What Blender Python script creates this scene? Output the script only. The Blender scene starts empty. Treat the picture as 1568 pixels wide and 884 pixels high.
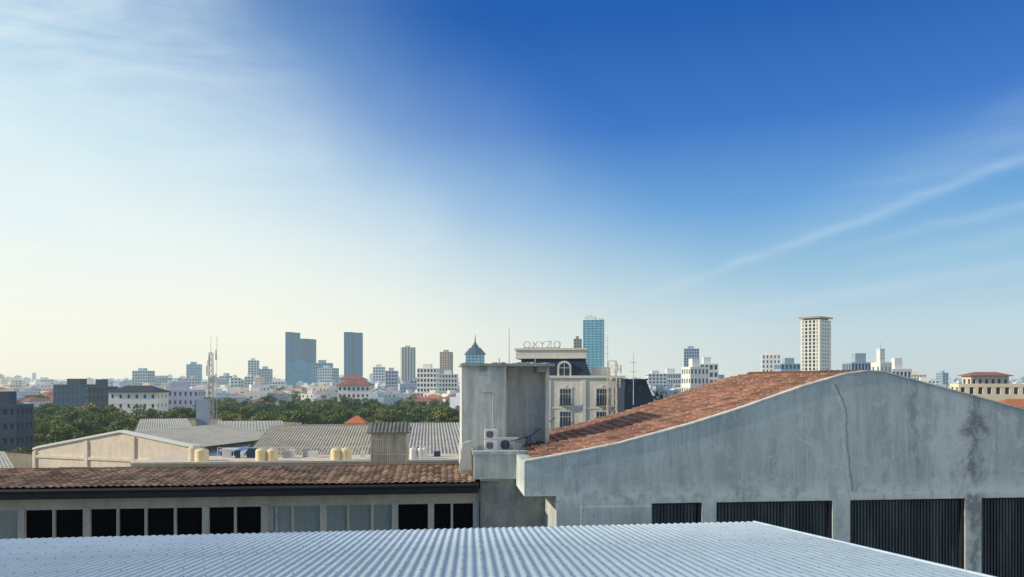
import bpy, math, random
from mathutils import Vector, Matrix
random.seed(7)
R=random.random
def U(a,b): return a+(b-a)*R()
H=20.0; F=1132.0; HZ=580.0
TH=math.radians(5.4)
E1=(math.cos(TH),math.sin(TH)); E2=(-math.sin(TH),math.cos(TH))
def frame(th):
    global E1,E2
    E1=(math.cos(th),math.sin(th)); E2=(-math.sin(th),math.cos(th))
SUN_AZ=-98; SUN_EL=25
scn=bpy.context.scene
# ---------------------------------------------------------------- materials
def M(nt,op,a,b=None,c=None,clamp=False):
    n=nt.nodes.new('ShaderNodeMath'); n.operation=op; n.use_clamp=clamp
    for i,x in enumerate((a,b,c)):
        if x is None: continue
        if isinstance(x,(int,float)): n.inputs[i].default_value=x
        else: nt.links.new(x,n.inputs[i])
    return n.outputs[0]
def MIX(nt,f,a,b,mode='MIX'):
    n=nt.nodes.new('ShaderNodeMix'); n.data_type='RGBA'; n.blend_type=mode; n.clamp_factor=True
    def st(s,x):
        if isinstance(x,(int,float)): s.default_value=x
        elif isinstance(x,tuple): s.default_value=(*x[:3],1)
        else: nt.links.new(x,s)
    st(n.inputs[0],f); st(n.inputs[6],a); st(n.inputs[7],b)
    return n.outputs[2]
def RAMP(nt,f,pts,interp='LINEAR'):
    n=nt.nodes.new('ShaderNodeValToRGB'); cr=n.color_ramp; cr.interpolation=interp
    while len(cr.elements)<len(pts): cr.elements.new(0.5)
    for e,(p,c) in zip(cr.elements,pts):
        e.position=p; e.color=(*c,1) if isinstance(c,tuple) else (c,c,c,1)
    nt.links.new(f,n.inputs[0]); return n.outputs[0]
def NOISE(nt,vec,scale,detail=4,rough=0.55,sc=None,dist=0):
    if sc is not None:
        mp=nt.nodes.new('ShaderNodeMapping'); mp.inputs['Scale'].default_value=sc
        nt.links.new(vec,mp.inputs[0]); vec=mp.outputs[0]
    n=nt.nodes.new('ShaderNodeTexNoise'); n.inputs['Scale'].default_value=scale
    n.inputs['Detail'].default_value=detail; n.inputs['Roughness'].default_value=rough
    n.inputs['Distortion'].default_value=dist
    nt.links.new(vec,n.inputs['Vector']); return n.outputs[0]
def haze_group():  # haze put into the materials as emission, growing with distance from the origin
    g=bpy.data.node_groups.new('painted_haze','ShaderNodeTree')
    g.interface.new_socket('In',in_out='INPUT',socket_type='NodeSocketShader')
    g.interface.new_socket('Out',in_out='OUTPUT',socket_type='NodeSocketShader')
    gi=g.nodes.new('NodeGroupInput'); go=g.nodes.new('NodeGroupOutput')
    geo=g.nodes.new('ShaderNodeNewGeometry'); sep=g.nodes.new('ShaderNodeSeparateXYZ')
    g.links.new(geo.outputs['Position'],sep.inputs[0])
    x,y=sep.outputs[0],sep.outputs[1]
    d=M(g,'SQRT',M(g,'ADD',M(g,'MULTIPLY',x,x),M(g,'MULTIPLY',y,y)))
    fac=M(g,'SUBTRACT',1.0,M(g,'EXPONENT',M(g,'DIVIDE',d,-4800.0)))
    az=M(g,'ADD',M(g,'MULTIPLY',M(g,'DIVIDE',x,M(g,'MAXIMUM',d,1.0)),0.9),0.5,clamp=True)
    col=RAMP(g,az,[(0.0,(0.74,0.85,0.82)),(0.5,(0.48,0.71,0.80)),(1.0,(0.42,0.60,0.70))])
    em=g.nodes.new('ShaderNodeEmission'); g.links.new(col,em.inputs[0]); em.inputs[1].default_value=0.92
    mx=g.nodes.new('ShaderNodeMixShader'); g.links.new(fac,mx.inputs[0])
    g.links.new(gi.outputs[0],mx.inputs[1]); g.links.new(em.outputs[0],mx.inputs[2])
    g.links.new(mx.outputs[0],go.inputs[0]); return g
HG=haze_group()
def mat(name,col,rough=0.8,var=0.25,scale=0.6,metal=0.0,haze=False,bump=0.0,bscale=20,streak=0.0,streak_col=(0.05,0.05,0.045),spec=0.5,tint=False,dark=None,coord='Object',bdist=0.03,stains=None):
    m=bpy.data.materials.new(name); m.use_nodes=True; nt=m.node_tree
    b=nt.nodes['Principled BSDF']; out=nt.nodes['Material Output']
    tc=nt.nodes.new('ShaderNodeTexCoord'); v=tc.outputs[coord]
    n1=NOISE(nt,v,scale,4 if haze else 6,0.6)
    lo=tuple(c*(1-var) for c in col) if dark is None else dark; hi=tuple(min(1,c*(1+var)) for c in col)
    c=RAMP(nt,n1,[(0.3,lo),(0.7,hi)])
    if not haze or streak>0:
        n2=NOISE(nt,v,scale*9,4,0.6)
        c=MIX(nt,0.35,c,RAMP(nt,n2,[(0.25,tuple(x*0.6 for x in col)),(0.75,tuple(min(1,x*1.25) for x in col))]))
    if stains:
        f=RAMP(nt,NOISE(nt,v,stains[1],7,0.7,dist=0.6),[(0.5,0.0),(0.66,1.0)])
        c=MIX(nt,M(nt,'MULTIPLY',f,stains[2]),c,stains[0])
    if streak>0:
        s=NOISE(nt,v,1.0,6,0.65,sc=(2.2,2.2,0.22))
        f=RAMP(nt,s,[(0.46,0.0),(0.62,1.0)])
        f=M(nt,'MULTIPLY',f,streak); c=MIX(nt,f,c,streak_col)
    if tint:
        a=nt.nodes.new('ShaderNodeAttribute'); a.attribute_name='tint'
        k=M(nt,'ADD',0.5,a.outputs['Fac'])
        cc=nt.nodes.new('ShaderNodeVectorMath'); cc.operation='SCALE'
        nt.links.new(c,cc.inputs[0]); nt.links.new(k,cc.inputs['Scale']); c=cc.outputs[0]
    nt.links.new(c,b.inputs['Base Color']); b.inputs['Roughness'].default_value=rough
    b.inputs['Metallic'].default_value=metal; b.inputs['Specular IOR Level'].default_value=spec
    if bump>0:
        bp=nt.nodes.new('ShaderNodeBump'); bp.inputs['Strength'].default_value=bump; bp.inputs['Distance'].default_value=bdist
        nt.links.new(NOISE(nt,v,bscale,5,0.6),bp.inputs['Height']); nt.links.new(bp.outputs[0],b.inputs['Normal'])
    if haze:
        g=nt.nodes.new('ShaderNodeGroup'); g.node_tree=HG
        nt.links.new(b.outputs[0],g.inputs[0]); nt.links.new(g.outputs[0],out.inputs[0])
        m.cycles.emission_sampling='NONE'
    return m
# ---------------------------------------------------------------- mesh builder
class MB:
    def __init__(s): s.v=[];s.f=[];s.m=[];s.t=None
    def quad(s,a,b,c,d,mi=0):
        i=len(s.v); s.v+= [a,b,c,d]; s.f.append((i,i+1,i+2,i+3)); s.m.append(mi)
    def tri(s,a,b,c,mi=0):
        i=len(s.v); s.v+=[a,b,c]; s.f.append((i,i+1,i+2)); s.m.append(mi)
    def box(s,x0,x1,y0,y1,z0,z1,mi=0,M_=None):
        p=[(x0,y0,z0),(x1,y0,z0),(x1,y1,z0),(x0,y1,z0),(x0,y0,z1),(x1,y0,z1),(x1,y1,z1),(x0,y1,z1)]
        if M_ is not None: p=[tuple(M_@Vector(q)) for q in p]
        i=len(s.v); s.v+=p
        for f in ((0,3,2,1),(4,5,6,7),(0,1,5,4),(1,2,6,5),(2,3,7,6),(3,0,4,7)):
            s.f.append(tuple(i+k for k in f)); s.m.append(mi)
    def prism(s,prof,b0,b1,mi=0):
        n=len(prof); i=len(s.v)
        s.v+=[(a,b0,z) for a,z in prof]+[(a,b1,z) for a,z in prof]
        s.f.append(tuple(range(i,i+n))); s.m.append(mi)
        s.f.append(tuple(reversed(range(i+n,i+2*n)))); s.m.append(mi)
        for k in range(n):
            k2=(k+1)%n; s.f.append((i+k2,i+k,i+n+k,i+n+k2)); s.m.append(mi)
    def cyl(s,c,r,h,seg=12,mi=0,r2=None,axis='z',cap=True):
        r2=r if r2 is None else r2; i=len(s.v)
        for hh,rr in ((0,r),(h,r2)):
            for k in range(seg):
                a=2*math.pi*k/seg; x,y=rr*math.cos(a),rr*math.sin(a)
                if axis=='z': s.v.append((c[0]+x,c[1]+y,c[2]+hh))
                elif axis=='y': s.v.append((c[0]+x,c[1]+hh,c[2]+y))
                else: s.v.append((c[0]+hh,c[1]+x,c[2]+y))
        for k in range(seg):
            k2=(k+1)%seg; s.f.append((i+k,i+k2,i+seg+k2,i+seg+k)); s.m.append(mi)
        if cap:
            s.f.append(tuple(reversed(range(i,i+seg)))); s.m.append(mi)
            s.f.append(tuple(range(i+seg,i+2*seg))); s.m.append(mi)
    def rod(s,p,q,r,seg=5,mi=0,r2=None):
        p=Vector(p);q=Vector(q); d=(q-p).normalized(); r2=r if r2 is None else r2
        u=d.orthogonal().normalized(); w=d.cross(u); i=len(s.v)
        for c,rr in ((p,r),(q,r2)):
            for k in range(seg):
                a=2*math.pi*k/seg; s.v.append(tuple(c+u*rr*math.cos(a)+w*rr*math.sin(a)))
        for k in range(seg):
            k2=(k+1)%seg; s.f.append((i+k,i+k2,i+seg+k2,i+seg+k)); s.m.append(mi)
        s.f.append(tuple(reversed(range(i,i+seg)))); s.m.append(mi)
        s.f.append(tuple(range(i+seg,i+2*seg))); s.m.append(mi)
    def obj(s,name,mats,parent=None,smooth=False):
        me=bpy.data.meshes.new(name); me.from_pydata(s.v,[],s.f)
        for m in mats: me.materials.append(m)
        me.polygons.foreach_set('material_index',s.m)
        if smooth: me.polygons.foreach_set('use_smooth',[True]*len(s.f))
        if s.t is not None:
            at=me.attributes.new('tint','FLOAT','POINT'); at.data.foreach_set('value',s.t)
        me.update()
        o=bpy.data.objects.new(name,me); scn.collection.objects.link(o)
        if parent: o.parent=parent
        return o
def empty(name,loc=(0,0,0),yaw=0):
    e=bpy.data.objects.new(name,None); e.empty_display_size=1; scn.collection.objects.link(e)
    e.location=loc; e.rotation_euler=(0,0,yaw); return e
def onp(u,v,B):
    rx=(u-784)/F; t=B/(rx*E2[0]+E2[1])
    return t*(rx*E1[0]+E1[1]), H-(v-HZ)/F*t
def A(u,B): return onp(u,0,B)[0]
def Zz(u,v,B): return onp(u,v,B)[1]
def XZ(u,v,d): return (u-784)/F*d, H-(v-HZ)/F*d

# ---------------------------------------------------------------- palette
conc=mat('weathered_concrete',(0.55,0.58,0.54),0.9,0.16,0.5,bump=0.25,bscale=14,streak=0.6,streak_col=(0.28,0.30,0.27))
conc_d=mat('dark_concrete',(0.36,0.38,0.35),0.95,0.3,1.2,bump=0.6,bscale=8,streak=0.5,streak_col=(0.15,0.16,0.15),stains=((0.54,0.56,0.51),2.0,0.6))
conc_l=mat('pale_concrete',(0.68,0.69,0.62),0.9,0.15,0.7,bump=0.2,streak=0.6,streak_col=(0.33,0.33,0.28),stains=((0.48,0.49,0.43),1.3,0.5))
patch=mat('pale_plaster_patch',(0.64,0.67,0.63),0.9,0.3,2.0)
cream=mat('cream_frame',(0.66,0.63,0.52),0.7,0.12,1.0,streak=0.3,streak_col=(0.3,0.28,0.2))
fascia=mat('dark_fascia',(0.018,0.02,0.024),0.5,0.2,1.0)
glass_d=mat('dark_glass',(0.006,0.007,0.009),0.08,0.3,1.0,spec=0.2)
curt=mat('pale_curtain',(0.36,0.42,0.38),0.6,0.15,0.8,streak=0.4,streak_col=(0.24,0.28,0.26))
shutter=mat('dark_corrugated_sheet',(0.045,0.06,0.068),0.45,0.35,0.5,streak=0.7,streak_col=(0.14,0.16,0.15))
tile_o=mat('terracotta_tile',(0.285,0.145,0.09),0.9,0.3,0.5,tint=True,bump=0.2,bscale=30,stains=((0.14,0.085,0.06),0.6,0.75))
tile_b=mat('aged_tile',(0.30,0.185,0.12),0.9,0.4,0.5,tint=True,bump=0.2,bscale=30,dark=(0.13,0.08,0.058),stains=((0.40,0.33,0.20),1.1,0.6))
metal=mat('galvanised_sheet',(0.57,0.70,0.76),0.45,0.08,0.25,metal=0.0,stains=((0.48,0.57,0.60),0.5,0.4))
steel=mat('steel',(0.35,0.36,0.36),0.5,0.2,2,metal=0.5)
rust=mat('rusty_sheet',(0.64,0.59,0.44),0.7,0.2,1.5,streak=0.6,streak_col=(0.32,0.24,0.15))
white_p=mat('white_plastic',(0.75,0.74,0.68),0.5,0.05,2)
black=mat('black_metal',(0.015,0.015,0.017),0.6,0.2,2)
# ---------------------------------------------------------------- tile sheet
def tile_sheet(name,fn,S,T,tw,tl,m,parent,amp=0.03,step=0.035):
    mb=MB(); ns=int(S/tw); nt_=int(T/tl); sub=5; cols=ns*sub+1; mb.t=[]
    jit=[[R() for _ in range(ns+1)] for _ in range(nt_+1)]
    for j in range(nt_):
        for e,(tt,h) in enumerate(((j*tl,step),((j+1)*tl-0.002,0.0))):
            for k in range(cols):
                ti=min(k//sub,ns); ph=(k%sub)/sub
                a,b,z=fn(k*tw/sub,tt+(jit[j][ti]-0.5)*0.03)
                pr=amp*abs(math.sin(math.pi*ph))
                mb.v.append((a,b,z+h+pr+(jit[j][ti]-0.5)*0.018)); mb.t.append(jit[j][ti])
    for r in range(2*nt_-1):
        for k in range(cols-1):
            i=r*cols+k; mb.f.append((i,i+1,i+cols+1,i+cols)); mb.m.append(0)
    return mb.obj(name,[m],parent)
def interp(pts,x):
    if x<=pts[0][0]: 
        (x0,y0),(x1,y1)=pts[0],pts[1]; return y0+(y1-y0)*(x-x0)/(x1-x0)
    for (x0,y0),(x1,y1) in zip(pts,pts[1:]):
        if x<=x1: return y0+(y1-y0)*(x-x0)/(x1-x0)
    return y1+(y1-y0)*(x-x1)/(x1-x0)

# ================================================================= foreground corrugated roof
par=empty('corrugated_metal_roof')
C=Vector((6.55,20,H-3.887)); D2=Vector((-18.89,-2.2,0)).normalized(); D1=Vector((0.0565,-1,0.1034)); D1.normalize()
NZ=Vector((0,0,1))
pitch=0.17; ncol=int(31/pitch); sub=8
mb=MB(); nr=7; seg=4.2
for r in range(nr):
    for e in (0,1):
        s=r*seg+(0 if e==0 else seg)
        lift=0.008 if e==0 else 0.0
        for k in range(ncol*sub+1):
            ph=(k%sub)/sub; h=0.5+0.5*math.cos(2*math.pi*ph); h=h*h*(3-2*h)
            p=C+D2*(k*pitch/sub)+D1*s+NZ*(0.026*h+lift)
            mb.v.append(tuple(p))
cols=ncol*sub+1
for r in range(2*nr-1):
    for k in range(cols-1):
        i=r*cols+k; mb.f.append((i,i+cols,i+cols+1,i+1)); mb.m.append(0)
o=mb.obj('corrugated_sheets',[metal],par,smooth=True)
mb=MB()
for r in range(22):
    s=0.25+r*0.95
    for k in range(0,ncol,2):
        p=C+D2*(k*pitch)+D1*(s+U(-.02,.02))+NZ*0.024
        mb.cyl(tuple(p),0.013,0.016,6)
mb.obj('roof_screws',[mat('screw_heads',(0.16,0.19,0.21),0.6,0.2,2)],par)
mb=MB()
def lbox(o0,l2,l1,h0,h1):
    P=[o0+D2*a+D1*b+NZ*c for a in l2 for b in l1 for c in (h0,h1)]
    i=len(mb.v); mb.v+=[tuple(p) for p in P]
    for f in ((0,1,3,2),(4,6,7,5),(0,4,5,1),(2,3,7,6),(0,2,6,4),(1,5,7,3)): mb.f.append(tuple(i+k for k in f)); mb.m.append(0)
lbox(C,(-0.02,0.03),(-0.02,29),-0.14,0.04)
mb.obj('verge_flashing',[metal],par)
mb=MB()
def wallseg(p,q,zt1,zt2,th=0.2):
    p=Vector(p);q=Vector(q); n=(q-p).cross(Vector((0,0,1))).normalized()*th
    i=len(mb.v)
    for a,zt in ((p,zt1),(q,zt2),(q+n,zt2),(p+n,zt1)):
        mb.v.append((a.x,a.y,0)); mb.v.append((a.x,a.y,zt))
    for f in ((0,2,3,1),(2,4,5,3),(4,6,7,5),(6,0,1,7),(1,3,5,7)): mb.f.append(tuple(i+k for k in f)); mb.m.append(0)
Pa=C+D2*0.35+D1*0.4; Pb=C+D2*30+D1*0.4; Pc=C+D2*0.35+D1*28
wallseg(Pb,Pa,Pb.z-0.08,Pa.z-0.08); wallseg(Pa,Pc,Pa.z-0.08,Pc.z-0.08)
mb.obj('supporting_walls',[conc_l],par)

# ================================================================= left building with window band
lb=empty('window_band_building',yaw=TH)
Bf=27.0; Be=26.0; Br=29.0
ze_b=H-4.03; ze_t=H-3.64; zr=H-3.36
aL=A(0,Be)-14; aR=A(733,Be)
mb=MB()
mb.box(aL,aR,Be,Be+0.12,ze_b,ze_t-0.05)
mb.box(aL,aR,Be+0.12,Bf+0.3,ze_b+0.02,ze_b+0.1)
mb.obj('eave_fascia',[fascia],lb)
mb=MB(); mb.cyl((aL,Be-0.09,ze_t-0.10),0.07,aR-aL,10,axis='x'); mb.obj('rain_gutter',[black],lb)
W=aR-aL
def fn(s,t): return (aL+s, Be-0.03+t*(Br-Be)/3.05, ze_t-0.03+(zr-ze_t)*t/3.05+0.02*math.sin(s*0.9)*math.sin(s*0.31+1))
tile_sheet('tile_roof',fn,W-0.1,3.05,0.24,0.33,tile_b,lb,amp=0.045,step=0.04)
mb=MB()
mb.quad((aL,Br,zr-0.02),(aR,Br,zr-0.02),(aR,Br+5,zr-1.5),(aL,Br+5,zr-1.5))
mb.obj('rear_roof_slope',[tile_b],lb)
mb=MB(); k=aL
while k<aR-0.3:
    mb.cyl((k,Br+U(-.01,.01),zr-0.03+U(-.01,.01)),0.09,0.42,8,axis='x',r2=0.075); k+=0.40
mb.obj('ridge_tiles',[tile_b],lb)
zt=H-4.48; zbot=H-6.6
mb=MB()
aRw=A(735,Bf)
mb.box(aL,aRw,Bf,Bf+0.2,zt,ze_b+0.02)
mb.box(aL,aRw,Bf-0.03,Bf+0.2,0,zbot)
thick=[33,133,315,405,495,605,660,729]; thin=[82,180,223,268,360,448,533,570,692]
Lx=-60
while Lx>-500: (thick if (Lx//45)%3==0 else thin).append(Lx); Lx-=45
for u in thick: a=A(u,Bf); mb.box(a-0.11,a+0.11,Bf-0.05,Bf+0.2,zbot,zt)
for u in thin: a=A(u,Bf); mb.box(a-0.04,a+0.04,Bf+0.0,Bf+0.16,zbot,zt)
mb.box(aL,aRw,Bf+0.02,Bf+0.15,zt-0.07,zt-0.003)
mb.obj('window_frames',[cream],lb)
mb=MB()
allu=sorted(thick+thin)
for u0,u1 in zip(allu,allu[1:]):
    pale = 405<=u0<605 or u1<=34 and u0>-61
    a0,a1=A(u0,Bf),A(u1,Bf)
    mb.quad((a0,Bf+0.1,zbot),(a1,Bf+0.1+U(-.01,.01),zbot),(a1,Bf+0.1,zt),(a0,Bf+0.1+U(-.01,.01),zt),1 if pale else 0)
mb.obj('window_panes',[glass_d,curt],lb)
mb=MB()
for u0,w_ in ((409,12),(418,8)):
    for k in range(int(w_)): a=A(u0+k,Bf); mb.box(a-0.008,a+0.008,Bf+0.07,Bf+0.085,zbot,zt-0.08)
mb.obj('curtain_folds',[patch],lb)
mb=MB()
mb.box(aL,aRw+2.5,Bf+0.25,Bf+7,0,H-5.0)
mb.obj('building_body',[conc_l],lb)

# ---- sheet-metal roof vent box
vb=empty('sheet_metal_vent_box',yaw=TH)
Bv=30.2; a0,a1=A(567,Bv),A(623,Bv); z1=Zz(595,664,Bv); z0=Zz(595,716,Bv)
mb=MB(); n=16
mb.box(a0,a1,Bv+0.03,Bv+1.6,z0-0.6,z1)
for k in range(n):
    x=a0+(k+0.5)*(a1-a0)/n; mb.box(x-0.022,x+0.022,Bv-0.005,Bv+0.05,z0-0.6,z1-0.002)
for y in (z0+0.5,z0+1.1): mb.box(a0-0.004,a1+0.004,Bv-0.012,Bv+0.02,y,y+0.03)
mb.obj('ribbed_walls',[rust],vb)
mb=MB()
zc=z1+0.36
for k in range(22):
    x=a0-0.12+(k)*(a1-a0+0.24)/22; w=(a1-a0+0.24)/22
    h=0.03 if k%2 else 0
    mb.prism([(x,0),(x+w-0.001,0),(x+w-0.001,0.03+h),(x,0.03+h)],0,1)
mb.v=[(x,Bv-0.15+b*0.95,z1+z+b*0.36) for (x,b,z) in mb.v]
mb.quad((a0-0.1,Bv+0.8,zc+0.02),(a1+0.1,Bv+0.8,zc+0.02),(a1+0.1,Bv+1.75,z1),(a0-0.1,Bv+1.75,z1))
for x in (a0,a1): mb.tri((x,Bv,z1+0.02),(x,Bv+1.6,z1+0.02),(x,Bv+0.8,zc))
mb.obj('pitched_cap',[mat('dark_roof_sheet',(0.20,0.20,0.16),0.7,0.4,2)],vb)

# ================================================================= stair tower with slab roof
st=empty('concrete_stair_tower',yaw=TH)
Bt=28.0
aT0,aTm,aT1=A(707,Bt),A(775,Bt),A(843,Bt)
zT=Zz(775,561,Bt); zB=Zz(775,700,Bt)
mb=MB()
mb.box(aT0,aTm,Bt,Bt+3.2,zB-3,zT)
mb.box(aTm,aT1,Bt+1.3,Bt+3.2,zB-3,zT)
mb.box(aT1-0.14,aT1,Bt+0.35,Bt+1.3,zB-3,zT)
mb.obj('shaft_walls',[conc_l],st)
mb=MB()
mb.box(aT0-0.04,aT1+0.12,Bt-0.22,Bt+3.4,zT,zT+0.1)
mb.box(aT0+0.7,aT0+0.95,Bt-0.1,Bt+0.3,zT-0.18,zT-0.003)
mb.box(aT1-0.5,aT1-0.1,Bt+0.2,Bt+1.2,zT-0.22,zT-0.003)
mb.obj('roof_slab',[conc_d],st)
mb=MB()
for k in range(40):
    x=U(aT0,aT1); s=U(0.05,0.16); mb.box(x,x+s,Bt+U(0,1),Bt+U(1.1,1.3),zT+0.1,zT+0.1+U(0.01,0.07))
for x in (A(766,Bt),A(822,Bt)): mb.rod((x,Bt+0.5,zT+0.1),(x,Bt+0.5,zT+0.32),0.02)
mb.obj('roof_debris',[conc_d],st)
mb=MB()
mb.rod((A(808,Bt),Bt+0.2,Zz(808,668,Bt)),(A(808,Bt),Bt+0.2,Zz(808,600,Bt)),0.02)
mb.rod((aTm-0.5,Bt-0.04,zB),(aTm-0.5,Bt-0.04,zT-1.0),0.025)
mb.rod((aTm-0.5,Bt-0.04,zT-1.0),(aTm-0.9,Bt-0.04,zT-1.0),0.02)
mb.obj('conduits',[steel],st)
mb=MB(); mb.rod((A(785,Bt),Bt+1.5,zT+0.1),(A(785,Bt),Bt+1.5,Zz(785,503,Bt+1.5)),0.022,r2=0.012)
mb.obj('antenna_pole',[steel],empty('whip_antenna',yaw=TH))

pb=empty('parapet_ledge_building',yaw=TH)
Bp=26.6
p0,p1=A(726,Bp),A(806,Bp)
mb=MB()
mb.box(p0,p1,Bp,Bt+3,Zz(760,734,Bp),Zz(760,695,Bp))
mb.box(p0-0.05,p1+0.05,Bp-0.06,Bp+0.3,Zz(760,696,Bp),Zz(760,691,Bp))
mb.box(A(706,Bp),p0-0.003,Bp+0.6,Bt+2.5,zbot,Zz(715,690,Bp+0.6))
mb.obj('parapet',[conc],pb)
mb=MB()
mb.prism([(A(703,Bp),Zz(705,722,Bp)),(A(723,Bp),Zz(723,722,Bp)),(A(722,Bp),Zz(722,676,Bp)),(A(709,Bp),Zz(709,680,Bp))],Bp+0.35,Bp+0.55)
mb.obj('slanted_flashing',[cream],pb)
mb=MB()
mb.box(A(736,Bp),A(872,24.4),Bp+0.15,Bp+0.5,0,Zz(760,734,Bp)-0.003)
mb.box(A(736,Bp),A(765,Bp),Bp-0.1,Bp+0.15,Zz(760,736,Bp),Zz(760,733,Bp)+0.02)
mb.obj('lower_wall',[conc_d],pb)

def ac(u,v0,v1,B,w):
    a,zb=onp(u,v1,B); zt_=Zz(u,v0,B); e=empty('air_conditioner_unit',yaw=TH)
    mb=MB(); mb.box(a-w/2,a+w/2,B,B+0.32,zb,zt_)
    mb.obj('casing',[white_p],e)
    mb=MB(); r=min(w,zt_-zb)*0.36; c=(a-w*0.1,B-0.012,(zb+zt_)/2)
    mb.cyl(c,r,0.01,20,axis='y')
    mb.obj('fan_opening',[black],e)
    mb=MB()
    for k in range(9):
        z=c[2]-r+(k+0.5)*2*r/9; mb.rod((c[0]-r,B-0.02,z),(c[0]+r,B-0.02,z),0.006)
    mb.rod((c[0],B-0.02,c[2]-r),(c[0],B-0.02,c[2]+r),0.008)
    for sx in (-0.35,0.35): mb.box(a+sx*w-0.03,a+sx*w+0.03,B,B+0.3,zb-0.08,zb-0.001)
    mb.obj('grille_and_feet',[steel],e)
ac(752,658,673,27.1,0.46); ac(777,671,691,27.3,0.8); ac(752,675,690,26.95,0.46)
mb=MB(); e=empty('safety_railing',yaw=TH)
b=26.75
for u in (806,812): mb.rod((A(u,b),b,Zz(u,700,b)),(A(u,b),b,Zz(u,668,b)),0.02)
mb.rod((A(806,b),b,Zz(806,672,b)),(A(850,b+6),b+6,Zz(850,640,b+6)),0.02)
mb.rod((A(782,b),b,Zz(782,676,b)),(A(812,b),b,Zz(812,668,b)),0.02)
mb.rod((A(790,b),b,Zz(790,695,b)),(A(812,b),b,Zz(812,672,b)),0.015)
mb.obj('pipes',[black],e)
mb=MB(); e=empty('rooftop_clutter',yaw=TH)
for (u0,u1,v0,v1,B_) in ((786,800,680,692,26.9),(793,803,672,682,27.2),(731,740,683,692,27.0)):
    mb.box(A(u0,B_),A(u1,B_),B_,B_+0.3,Zz(u0,v1,B_),Zz(u0,v0,B_))
mb.obj('junction_boxes',[steel],e)

# ================================================================= gable warehouse
gw=empty('gable_warehouse',yaw=TH)
Bg=24.0; Bb=33.6
top_px=[(803,708),(870,696),(950,680),(1060,650),(1130,628),(1230,593),(1295,574),(1330,569),(1352,570),(1385,579),(1568,628)]
prof=[onp(u,v,Bg) for u,v in top_px]
(a9,z9),(a10,z10)=prof[-2],prof[-1]; sl=(z10-z9)/(a10-a9); aEnd=a10+7; prof.append((aEnd,z10+sl*7))
zo=Zz(1000,771,Bg)
a852=A(852,Bg); zst=Zz(830,760,Bg)
mb=MB()
up=[(prof[0][0],zst),(a852,zst),(a852,zo),(aEnd,zo)]+list(reversed(prof))
mb.prism(up,Bg,Bg+0.25)
posts=[(852,998),(1075,1097),(1275,1302),(1478,1503),(1690,1716),(1900,1925)]
for u0,u1 in posts:
    mb.box(A(u0,Bg),A(u1,Bg),Bg,Bg+0.25,0,zo)
mb.box(prof[0][0]-0.005,a852,Bg+0.25,Bp+0.1,zst,prof[0][1]-0.004)
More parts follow.
